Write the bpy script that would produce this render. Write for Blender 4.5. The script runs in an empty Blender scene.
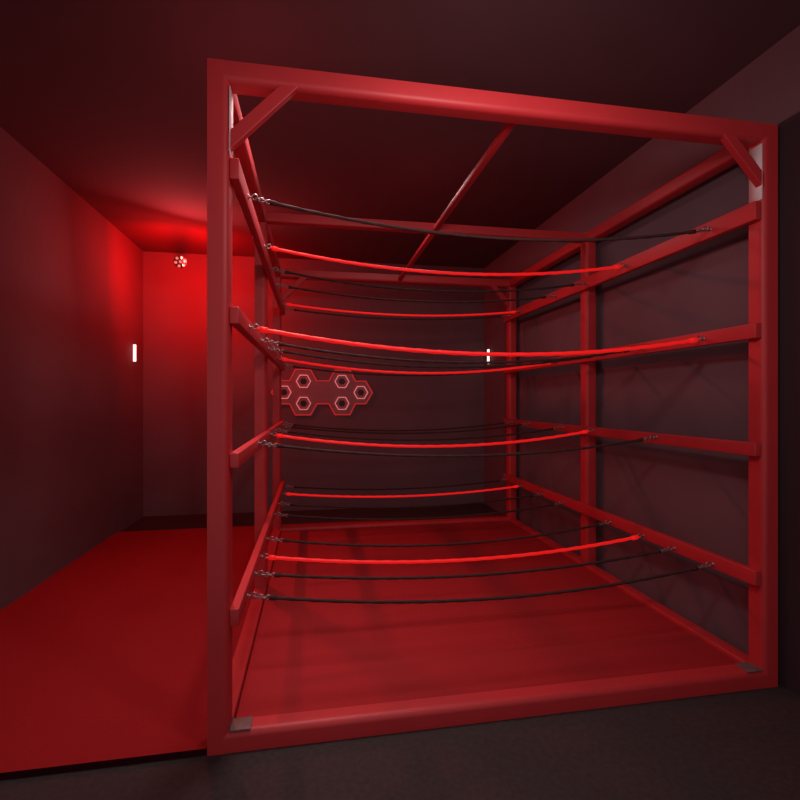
import bpy, bmesh, math, random
from mathutils import Vector, Matrix
random.seed(4)
PI = math.pi
scene = bpy.context.scene
col = scene.collection

# ------------------------------------------------------------ camera, world, lights, exposure
cam_d = bpy.data.cameras.new('camera'); cam_d.sensor_width = 36; cam_d.lens = 486.2/800*36; cam_d.clip_start = .02
cam = bpy.data.objects.new('camera', cam_d); col.objects.link(cam)
cam.location = (.4505, -2.2011, 1.5298); cam.rotation_euler = (PI/2, 0, -.1759)
scene.camera = cam
scene.view_settings.view_transform = 'Standard'; scene.view_settings.look = 'None'
scene.view_settings.gamma = 1; scene.view_settings.use_curve_mapping = False
scene.view_settings.exposure = 0.0
world = bpy.data.worlds.new('dim_room'); scene.world = world; world.use_nodes = True
bg = world.node_tree.nodes['Background']; bg.inputs[0].default_value = (1, .66, .68, 1); bg.inputs[1].default_value = .52

def area(name, loc, target, size, power, color, spread=180, size_y=None):
    l = bpy.data.lights.new(name, 'AREA'); l.energy = power; l.color = color; l.size = size
    if size_y: l.shape = 'RECTANGLE'; l.size_y = size_y
    l.spread = math.radians(spread)
    o = bpy.data.objects.new(name, l); col.objects.link(o); o.location = loc
    o.rotation_euler = (Vector(target)-Vector(loc)).to_track_quat('-Z', 'Y').to_euler()
    return o
# unseen ceiling lights over the cage, and an added fill in front
area('ceiling_light', (.25, .62, 3.42), (.15, .25, 0), .70, 14, (1, .70, .70), spread=95)
area('ceiling_light_inside', (1.35, 1.9, 3.44), (1.35, 1.9, 0), .5, 9, (1, .55, .56))
area('added_front_fill', (1.15, -1.0, 2.75), (1.5, 1.2, 1.7), .25, 11.5, (1, .62, .62), spread=165)  # added light out of view, brightens the front frame

# ------------------------------------------------------------ materials
def mat(name, color, rough=.6, metal=0, spec=.5, emit=None, strength=0, noise=0, nscale=8, bump=0, bscale=200, coat=0):
    m = bpy.data.materials.new(name); m.use_nodes = True
    nt = m.node_tree; b = nt.nodes['Principled BSDF']
    b.inputs['Roughness'].default_value = rough; b.inputs['Metallic'].default_value = metal
    b.inputs['Specular IOR Level'].default_value = spec
    b.inputs['Base Color'].default_value = (*color, 1)
    tc = nt.nodes.new('ShaderNodeTexCoord')
    if noise:
        n = nt.nodes.new('ShaderNodeTexNoise'); n.inputs['Scale'].default_value = nscale; n.inputs['Detail'].default_value = 5
        r = nt.nodes.new('ShaderNodeValToRGB')
        r.color_ramp.elements[0].position = .3; r.color_ramp.elements[1].position = .7
        r.color_ramp.elements[0].color = (*[c*(1-noise) for c in color], 1)
        r.color_ramp.elements[1].color = (*[min(1, c*(1+noise)) for c in color], 1)
        nt.links.new(tc.outputs['Object'], n.inputs['Vector']); nt.links.new(n.outputs['Fac'], r.inputs[0])
        nt.links.new(r.outputs[0], b.inputs['Base Color'])
    if bump:
        n2 = nt.nodes.new('ShaderNodeTexNoise'); n2.inputs['Scale'].default_value = bscale; n2.inputs['Detail'].default_value = 3
        bp = nt.nodes.new('ShaderNodeBump'); bp.inputs['Strength'].default_value = bump; bp.inputs['Distance'].default_value = .004
        nt.links.new(tc.outputs['Object'], n2.inputs['Vector']); nt.links.new(n2.outputs['Fac'], bp.inputs['Height'])
        nt.links.new(bp.outputs[0], b.inputs['Normal'])
    if emit:
        b.inputs['Emission Color'].default_value = (*emit, 1); b.inputs['Emission Strength'].default_value = strength
    return m
M = {}
M['red_paint'] = mat('red_paint', (.55, .036, .042), rough=.50, spec=.55, noise=.06, nscale=3, bump=.05, bscale=60)
M['wall'] = mat('wall_paint', (.16, .125, .14), rough=.85, spec=.2, noise=.08, nscale=1.3, bump=.1, bscale=30)
M['dark_wall'] = mat('dark_wall_slab', (.055, .035, .042), rough=.85, spec=.2)
M['ceiling'] = mat('ceiling_paint', (.125, .075, .085), rough=.9, spec=.1, noise=.06, nscale=1)
M['floor'] = mat('dark_floor', (.050, .042, .041), rough=.8, spec=.2, noise=.15, nscale=40, bump=.3, bscale=150)
M['carpet'] = mat('red_carpet', (.33, .018, .022), rough=.9, spec=.1, noise=.06, nscale=60, bump=.3, bscale=300)
M['carpet_edge'] = mat('carpet_edge', (.03, .004, .006), rough=.8, spec=.1)
M['steel'] = mat('dull_steel', (.34, .28, .28), rough=.35, metal=.7, noise=.1, nscale=30)
M['bare'] = mat('bare_metal_block', (.20, .16, .15), rough=.6, metal=.2, noise=.25, nscale=18)
M['pale'] = mat('pale_plate', (.93, .88, .88), rough=.5, noise=.05, nscale=9)
M['dark_rope'] = mat('dark_rope', (.055, .030, .028), rough=.8, spec=.2, noise=.3, nscale=120)
M['red_rope'] = mat('glowing_red_rope', (.6, .01, .01), rough=.5, emit=(1, .012, .012), strength=.52)
M['white_led'] = mat('white_led', (.9, .9, .9), emit=(1, .88, .85), strength=1.4)
M['red_led'] = mat('red_led', (.9, .3, .25), emit=(1, .2, .15), strength=.95)
M['neon_red'] = mat('neon_red', (.5, .02, .02), emit=(1, .04, .04), strength=.38)
M['neon_pale'] = mat('neon_pale', (.8, .4, .4), emit=(1, .27, .27), strength=.52)
M['panel'] = mat('panel_face', (.30, .20, .22), rough=.6, spec=.3)
M['dark_hole'] = mat('dark_hole', (.02, .003, .003), rough=.5)
M['housing'] = mat('lamp_housing', (.30, .02, .02), rough=.5)
# mat with fine dotted weave
def dotted():
    m = mat('dotted_red_mat', (.36, .022, .024), rough=.75, spec=.25)
    nt = m.node_tree; b = nt.nodes['Principled BSDF']; tc = nt.nodes.new('ShaderNodeTexCoord')
    v = nt.nodes.new('ShaderNodeTexVoronoi'); v.inputs['Scale'].default_value = 55; v.inputs['Randomness'].default_value = 0
    r = nt.nodes.new('ShaderNodeValToRGB')
    r.color_ramp.elements[0].position = .18; r.color_ramp.elements[1].position = .30
    r.color_ramp.elements[0].color = (.26, .014, .016, 1); r.color_ramp.elements[1].color = (.38, .022, .026, 1)
    bp = nt.nodes.new('ShaderNodeBump'); bp.inputs['Strength'].default_value = .4; bp.inputs['Distance'].default_value = .003
    nt.links.new(tc.outputs['Object'], v.inputs['Vector']); nt.links.new(v.outputs['Distance'], r.inputs[0])
    nt.links.new(r.outputs[0], b.inputs['Base Color'])
    nt.links.new(v.outputs['Distance'], bp.inputs['Height']); nt.links.new(bp.outputs[0], b.inputs['Normal'])
    return m
M['mat'] = dotted()

# ------------------------------------------------------------ helpers
def obj(name, bm, m, parent=None, smooth=False, **props):
    me = bpy.data.meshes.new(name); bm.normal_update(); bm.to_mesh(me); bm.free()
    for mm in (m if isinstance(m, (list, tuple)) else [m]): me.materials.append(mm)
    if smooth:
        for p in me.polygons: p.use_smooth = True
    o = bpy.data.objects.new(name, me); col.objects.link(o)
    if parent: o.parent = parent
    for k, v in props.items(): o[k] = v
    return o
def empty(name, loc, label, cat, group=None):
    o = bpy.data.objects.new(name, None); col.objects.link(o); o.location = loc; o.empty_display_size = .1
    o['label'] = label; o['category'] = cat
    if group: o['group'] = group
    return o
def bx(bm, a, b, bev=0, seg=3):
    t = bmesh.new(); bmesh.ops.create_cube(t, size=1)
    a, b = Vector(a), Vector(b)
    for v in t.verts:
        v.co = Vector([(a[i]+b[i])/2 + v.co[i]*(b[i]-a[i]) for i in range(3)])
    if bev: bmesh.ops.bevel(t, geom=t.edges[:], offset=bev, segments=seg, profile=.5, affect='EDGES')
    me = bpy.data.meshes.new('t'); t.to_mesh(me); t.free(); bm.from_mesh(me); bpy.data.meshes.remove(me)
    return bm
def bar(bm, p, q, w, h, bev=.004, up=(0, 1, 0)):
    """box bar from p to q; h measured along `up`"""
    p, q, up = Vector(p), Vector(q), Vector(up)
    z = (q-p).normalized(); x = up.cross(z).normalized(); y = z.cross(x)
    L = (q-p).length
    t = bmesh.new(); bmesh.ops.create_cube(t, size=1)
    for v in t.verts: v.co = Vector((v.co.x*w, v.co.y*h, v.co.z*L))
    if bev: bmesh.ops.bevel(t, geom=t.edges[:], offset=bev, segments=2, profile=.5, affect='EDGES')
    R = Matrix((x, y, z)).transposed()
    for v in t.verts: v.co = R @ v.co + (p+q)/2
    me = bpy.data.meshes.new('t'); t.to_mesh(me); t.free(); bm.from_mesh(me); bpy.data.meshes.remove(me)
    return bm
def tube(bm, pts, r, n=8, closed=False, strands=0, pitch=.05, amp=.18):
    pts = [Vector(p) for p in pts]; N = len(pts); rings = []; s = 0
    up = Vector((0, 0, 1))
    for i, p in enumerate(pts):
        a = pts[(i-1) % N] if closed or i > 0 else p
        b = pts[(i+1) % N] if closed or i < N-1 else p
        t = (b-a).normalized()
        u = up if abs(t.dot(up)) < .95 or closed is False and abs(t.z) < .95 else Vector((0, 1, 0))
        if closed:   # keep a constant frame normal for planar loops
            nrm = (pts[N//4]-pts[0]).cross(pts[N//2]-pts[0]).normalized(); x = nrm; y = t.cross(x).normalized()
        else:
            x = u.cross(t).normalized(); y = t.cross(x)
        if i: s += (p-pts[i-1]).length
        ring = []
        for k in range(n):
            th = 2*PI*k/n
            rr = r*(1+amp*math.cos(strands*th - 2*PI*s/pitch)) if strands else r
            ring.append(bm.verts.new(p + x*rr*math.cos(th) + y*rr*math.sin(th)))
        rings.append(ring)
    for i in range(N if closed else N-1):
        A, B = rings[i], rings[(i+1) % N]
        for k in range(n): bm.faces.new((A[k], A[(k+1) % n], B[(k+1) % n], B[k]))
    if not closed:
        bm.faces.new(rings[0][::-1]); bm.faces.new(rings[-1])
    bmesh.ops.recalc_face_normals(bm, faces=bm.faces[:])
    return bm
def ring_pts(c, R, normal, n=16, stretch=(1, 1), roll=None):
    z = Vector(normal).normalized(); x = Vector((0, 0, 1)) if abs(z.z) < .9 else Vector((1, 0, 0))
    x = (x - z*x.dot(z)).normalized(); y = z.cross(x)
    return [Vector(c) + x*R*stretch[0]*math.cos(2*PI*k/n) + y*R*stretch[1]*math.sin(2*PI*k/n) for k in range(n)]
def cyl(bm, a, b, r, n=16):
    return tube(bm, [a, b], r, n)
def struct(name, bm, m, **kw):
    o = obj(name, bm, m, **kw); o['kind'] = 'structure'; return o

# ------------------------------------------------------------ room shell
XL, XR, YF, YB, ZC = -1.75, 2.94, -3.2, 4.67, 3.48
struct('floor', bx(bmesh.new(), (XL-.1, YF, -.1), (XR+.1, YB+.1, 0)), M['floor'])
struct('ceiling', bx(bmesh.new(), (XL-.1, YF, ZC), (XR+.1, YB+.1, ZC+.1)), M['ceiling'])
struct('wall_left', bx(bmesh.new(), (XL-.1, YF, 0), (XL, YB, ZC)), M['wall'])
struct('wall_right', bx(bmesh.new(), (XR, YF, 0), (XR+.1, YB, ZC)), M['wall'])
struct('wall_back', bx(bmesh.new(), (XL-.1, YB, 0), (XR+.1, YB+.1, ZC)), M['wall'])

struct('dark_slab_1', bx(bmesh.new(), (XR-.02, YF, 0), (XR, .08, 3.02)), M['dark_wall'])  # thin darker slab over the front part of the right wall
# red carpet: L-shape to the left of and behind the cage
bm = bmesh.new()
bm.faces.new([bm.verts.new((x, y, .03)) for x, y in [(XL+.002, .005), (-.004, .005), (-.004, 3.53), (XR-.004, 3.53), (XR-.004, 3.84), (XL+.002, 3.80)]])
r = bmesh.ops.extrude_face_region(bm, geom=bm.faces[:])
bmesh.ops.translate(bm, verts=[v for v in r['geom'] if isinstance(v, bmesh.types.BMVert)], vec=(0, 0, -.0295))
bmesh.ops.recalc_face_normals(bm, faces=bm.faces[:])
for f in bm.faces:
    if abs(f.normal.z) < .5: f.material_index = 1
obj('red_carpet', bm, [M['carpet'], M['carpet_edge']], label='flat red carpet with a dark front edge, left of and behind the red steel cage', category='carpet')

# ------------------------------------------------------------ the cage
W, T, MY, DY, H = 2.89, .09, 1.704, 3.408, 3.0
cage = empty('metal_cage', (0, 0, 0), 'large red painted steel box frame with side rails, standing against the right wall', 'cage')
BV = .026
def member(name, a, b, inner=None, r=.030):
    """square steel tube with crisp edges; the front edge facing the frame opening (direction `inner`) is rounded"""
    bm = bx(bmesh.new(), a, b)
    if inner:
        ax, sg = inner
        c = [(a[i]+b[i])/2 for i in range(3)]; hi = max(a[ax], b[ax]) if sg > 0 else min(a[ax], b[ax]); fy = min(a[1], b[1])
        es = [e for e in bm.edges if all(abs(v.co[ax]-hi) < 1e-5 and abs(v.co[1]-fy) < 1e-5 for v in e.verts)]
        if es: bmesh.ops.bevel(bm, geom=es, offset=r, segments=6, profile=.5, affect='EDGES')
    o = obj(name, bm, M['red_paint'], cage)
    for p in o.data.polygons: p.use_smooth = True
    o.data.set_sharp_from_angle(angle=math.radians(40))
    return o
def cpart(name, a, b, bev=BV, m='red_paint', **kw):
    return obj(name, bx(bmesh.new(), a, b, bev), M[m], cage, smooth=True, **kw)
for y in (0, MY, DY):
    for x in (0, W-T):
        member('post', (x, y, 0), (x+T, y+T, H), (0, 1 if x == 0 else -1))
# top and base beams fit between the posts
for y in (0, DY):
    member('top_beam', (T-.030, y+.0004, H-T), (W-T+.030, y+T-.0004, H-.0004), (2, -1))
    member('base_beam', (T-.030, y+.0004, .0004), (W-T+.030, y+T-.0004, T), (2, 1))
member('cross_beam', (T-.004, MY+.01, H-.075), (W-T+.004, MY+T-.01, H-.005), (2, -1), .015)
for x in (0, W-T):
    for y0, y1 in ((T, MY), (MY+T, DY)):
        cpart('top_beam', (x+.0004, y0-.003, H-T), (x+T-.0004, y1+.003, H-.0004), .012)
        cpart('base_beam', (x+.0004, y0-.003, .0004), (x+T-.0004, y1+.003, T-.01), .008)
# two thin roof bars running front to back through the middle
for y0, y1 in ((T-.003, MY+.013), (MY+T-.013, DY+.003)):
    cpart('roof_bar', (1.425, y0, H-.075), (1.465, y1, H-.035), .008)
# corner braces, front and back frames
for y in (0.004, DY+.004):
    obj('corner_brace', bar(bmesh.new(), (.022, y+.021, 2.588), (.375, y+.021, 2.955), .058, .038), M['red_paint'], cage)
    obj('corner_brace', bar(bmesh.new(), (W-.022, y+.021, 2.636), (W-.325, y+.021, 2.958), .056, .038), M['red_paint'], cage)
# pale bare plates on the inner faces of the front posts, grey blocks in the bottom corners
for x, s in ((T, 1), (W-T, -1)):
    pl = cpart('bare_plate', (x-.001*s, .006, 2.60) if s > 0 else (x-.004, .006, 2.60), (x+.004, .084, 2.895) if s > 0 else (x+.001, .084, 2.895), 0, 'pale', label='pale unpainted plate')
    cpart('corner_plate', (x if s > 0 else x-.09, .004, T-.002), (x+.09 if s > 0 else x, .088, T+.006), .002, 'bare', label='dull grey metal corner plate')

RAIL = [(2.54, .10), (1.90, .082), (1.265, .072), (.58, .082)]
RT = .04
rails = {}
for k, (z, h) in enumerate(RAIL):
    for side in ('l', 'r'):
        x0 = T-.001 if side == 'l' else W-T-RT
        x1 = x0+RT+.001
        dz = h*(.5 if side == 'r' else .46)
        rails[side, k] = cpart('side_rail', (x0, .012, z-dz), (x1, DY+T-.01, z+dz), .005)
XLr, XRr = T+RT, W-T-RT
ROPES = [
 [(.31, 0, .130), (1.10, 1, .119), (1.66, 0, .12), (2.18, 0, .10), (3.02, 1, .083), (3.30, 0, .08)],
 [(.36, 1, .117), (.92, 0, .12), (1.40, 0, .12), (2.18, 1, .122), (3.05, 0, .10)],
 [(.77, 0, .101), (1.54, 1, .112), (2.03, 0, .10), (2.75, 0, .09), (3.20, 0, .09)],
 [(.29, 0, .105), (.60, 0, .090), (.90, 1, .096), (1.29, 0, .107), (2.02, 0, .09), (2.45, 0, .08), (2.95, 1, .072), (3.37, 0, .07)],
]
LEVEL = ['top rails', 'upper middle rails', 'lower middle rails', 'bottom rails']
ORD = ['first', 'second', 'third', 'fourth', 'fifth', 'sixth', 'seventh', 'eighth']
for k, row in enumerate(ROPES):
    zr = RAIL[k][0] - (.015 if k == 3 else 0) + (.01 if k == 2 else 0)
    last = len(row)-1
    for i, (y, red, sag) in enumerate(row):
        # eye bolts: shank, washer and ring, screwed into the rails
        for side, x, s in (('l', XLr, 1), ('r', XRr, -1)):
            b = bmesh.new()
            cyl(b, (x-.002*s, y, zr), (x+.004*s, y, zr), .013, 12)
            cyl(b, (x-.002*s, y, zr), (x+.020*s, y, zr), .005, 8)
            tube(b, ring_pts((x+.032*s, y, zr), .014, (0, 1, 0), 14), .0042, 6, closed=True)
            obj('eye_bolt', b, M['steel'], rails[side, k], smooth=True, label='steel eye bolt')
        off = .055 if red else .108
        x0, x1 = XLr+off, XRr-off
        f = lambda x: zr - sag*(1-((x-(XLr+XRr)/2)/((XRr-XLr)/2))**2)
        n = 110
        b = bmesh.new()
        tube(b, [(x0+(x1-x0)*j/n, y, f(x0+(x1-x0)*j/n)) for j in range(n+1)], .0108 if red else .0085, 9, strands=3, pitch=.11, amp=.12)
        pos = 'nearest the front' if i == 0 else ('farthest back' if i == last else ORD[i]+' from the front')
        rope = obj('rope', b, M['red_rope' if red else 'dark_rope'], None, smooth=True,
                   label=('glowing red rope' if red else 'thin dark rope')+' strung across the '+LEVEL[k]+', '+pos,
                   category='rope', group='ropes strung across the cage')
        for s, xe in ((1, XLr), (-1, XRr)):
            xs = xe + .036*s
            xf = x0 if s > 0 else x1
            b = bmesh.new()
            if red:
                cx = (xs+xf)/2
                tube(b, ring_pts((cx+.004*s, y, f(cx)), .012, (0, 0, 1), 12, (1.3, 1)), .0042, 6, closed=True)
                cyl(b, (xf-.004*s, y, f(xf)), (xf+.035*s, y, f(xf+.035*s)), .0155, 12)
                obj('end_clamp', b, M['red_rope'], rope, smooth=True)
            else:
                L = abs(xf-xs); nl = 4
                for j in range(nl):
                    cx = xs + s*L*(j+.5)/nl
                    tube(b, ring_pts((cx, y, f(cx)), .010, (0, 1, 0) if j % 2 else (0, 0, 1), 12, (1, 1.55) if j % 2 else (1.55, 1)), .0030, 6, closed=True)
                obj('chain', b, M['steel'], rope, smooth=True, label='short steel chain')
                b = bmesh.new(); cyl(b, (xf-.003*s, y, f(xf)), (xf+.03*s, y, f(xf+.03*s)), .0125, 10)
                obj('end_sleeve', b, M['dark_rope'], rope, smooth=True)

obj('floor_mat', bx(bmesh.new(), (T+.004, T+.006, .002), (W-T-.004, DY-.006, .058), .006, 2), M['mat'],
    label='red dotted rubber mat filling the floor of the steel cage', category='mat')

# ------------------------------------------------------------ hexagon light panel on the back wall
pan = empty('light_panel', (.578, YB, 1.635), 'wall panel of six small hexagon lights inside a glowing red outline, on the back wall', 'wall light')
S = .0139
half = [(0, 11.5), (6, 11.5), (12, 22.5), (27, 22.5), (32.5, 11.5), (43, 11.5), (50, 0)]
q1 = half + [(x, -z) for x, z in half[-2::-1]]
outline = q1 + [(-x, z) for x, z in q1[-2:0:-1]]
cp = [(x*S, z*S) for x, z in outline]
b = bmesh.new()
vs = [b.verts.new((x, -.001, z)) for x, z in cp]; f = b.faces.new(vs)
r = bmesh.ops.extrude_face_region(b, geom=[f])
bmesh.ops.translate(b, verts=[v for v in r['geom'] if isinstance(v, bmesh.types.BMVert)], vec=(0, -.024, 0))
bmesh.ops.recalc_face_normals(b, faces=b.faces[:])
obj('back_plate', b, M['panel'], pan)
def loop_strip(bm, pts, w, y0, y1):
    """closed mitred strip following pts in the xz plane"""
    n = len(pts); P = [Vector((x, z)) for x, z in pts]
    area_ = sum(P[i].x*P[(i+1) % n].y-P[(i+1) % n].x*P[i].y for i in range(n))
    sg = 1 if area_ > 0 else -1
    outs, ins = [], []
    for i in range(n):
        d1 = (P[i]-P[i-1]).normalized(); d2 = (P[(i+1) % n]-P[i]).normalized()
        n1 = Vector((d1.y, -d1.x))*sg; n2 = Vector((d2.y, -d2.x))*sg
        m_ = (n1+n2)/(1+n1.dot(n2))
        outs.append(P[i]+m_*w/2); ins.append(P[i]-m_*w/2)
    V = [[bm.verts.new((p.x, y, p.y)) for p in L] for L, y in ((outs, y0), (outs, y1), (ins, y1), (ins, y0))]
    for i in range(n):
        j = (i+1) % n
        for k in range(4): bm.faces.new((V[k][i], V[k][j], V[(k+1) % 4][j], V[(k+1) % 4][i]))
    bmesh.ops.recalc_face_normals(bm, faces=bm.faces[:])
    return bm
clean = [p for i, p in enumerate(cp) if i not in (0, 12)]
obj('outline_tube', loop_strip(bmesh.new(), clean, .011, -.012, -.036), M['neon_red'], pan, label='glowing red outline')
hexp = lambda cx, cz, R: [(cx+R*math.cos(PI/3*k), cz+R*math.sin(PI/3*k)) for k in range(6)]
for hx, hz in ((-38, 0), (-19, 11), (-19, -11), (19, 11), (19, -11), (38, 0)):
    b = loop_strip(bmesh.new(), hexp(hx*S, hz*S, 7.0*S), .0105, -.022, -.040)
    hl = obj('hexagon_light', b, M['neon_pale'], pan, label='pale pink glowing hexagon')
    b = bmesh.new(); pts = hexp(hx*S, hz*S, 3.4*S)
    f = b.faces.new([b.verts.new((x, -.026, z)) for x, z in pts])
    r = bmesh.ops.extrude_face_region(b, geom=[f])
    bmesh.ops.translate(b, verts=[v for v in r['geom'] if isinstance(v, bmesh.types.BMVert)], vec=(0, .004, 0))
    bmesh.ops.recalc_face_normals(b, faces=b.faces[:])
    obj('dark_centre', b, M['dark_hole'], hl)

# ------------------------------------------------------------ small white light bars on the side walls
for x, s, y, zz, txt in ((XL, 1, 4.28, 2.11, 'small white glowing light bar on the left wall beside the back corner'),
                         (XR, -1, 4.43, 2.15, 'small white glowing light bar on the right wall, seen behind the red ropes')):
    lb = empty('wall_light', (x, y, zz), txt, 'wall light')
    obj('mount', bx(bmesh.new(), (0 if s > 0 else -.012, -.02, -.115), (.012 if s > 0 else 0, .02, .115), .002), M['housing'], lb)
    obj('light_tube', bx(bmesh.new(), (.012 if s > 0 else -.042, -.012, -.105), (.042 if s > 0 else -.012, .012, .105), .004), M['white_led'], lb)

# ------------------------------------------------------------ red seven-LED lamp near the back wall
lp = (-.970, 3.40, 3.027)
lamp = empty('led_spotlight', lp, 'round red spotlight with seven glowing dots, high up left of the cage', 'spotlight')
d = (Vector(cam.location)-Vector(lp)).normalized()
Rm = d.to_track_quat('Z', 'Y').to_matrix()
def loc(x, y, z): return Rm @ Vector((x, y, z))
b = bmesh.new(); tube(b, [loc(0, 0, -.09), loc(0, 0, -.075), loc(0, 0, 0)], .066, 24)
obj('housing', b, M['housing'], lamp)
b = bmesh.new(); kw_ = (YB-lp[1])/(-d.y)
cyl(b, loc(0, 0, -.08), -d*(kw_-.01), .010, 8); cyl(b, tuple(-d*kw_+Vector((0, -.014, 0))), tuple(-d*kw_), .035, 16)
obj('bracket', b, M['housing'], lamp)
for k in range(7):
    a = PI/3*k + .25; R = .0 if k == 6 else .047
    x, y = R*math.cos(a), R*math.sin(a)
    b = bmesh.new(); tube(b, [loc(x, y, -.002), loc(x, y, .006)], .015, 14)
    obj('led_lens', b, M['red_led'], lamp)
l = bpy.data.lights.new('hidden_wash', 'AREA'); l.energy = 38; l.color = (1, 0, 0); l.size = .04; l.shape = 'DISK'  # added light hidden behind the housing, reddens the back wall
o = bpy.data.objects.new('hidden_wash', l); col.objects.link(o); o.parent = lamp; o.location = loc(.0, -.035, -.13)
o.rotation_euler = Vector((-.05, 1.27, .12)).to_track_quat('-Z', 'Y').to_euler()
l = bpy.data.lights.new('hidden_glow', 'POINT'); l.energy = 44; l.color = (1, .02, .02); l.shadow_soft_size = .04  # second light added behind the housing, for the red ceiling glow
o = bpy.data.objects.new('hidden_glow', l); col.objects.link(o); o.parent = lamp; o.location = loc(.0, -.04, -.19)
l = bpy.data.lights.new('spotlight_beam', 'AREA'); l.energy = 37; l.color = (1, .10, .10); l.size = .12; l.shape = 'DISK'
o = bpy.data.objects.new('spotlight_beam', l); col.objects.link(o); o.parent = lamp; o.location = loc(0, 0, .012)
tgt = Vector((.9, 1.0, 2.6)) - Vector(lp)
o.rotation_euler = tgt.to_track_quat('-Z', 'Y').to_euler()
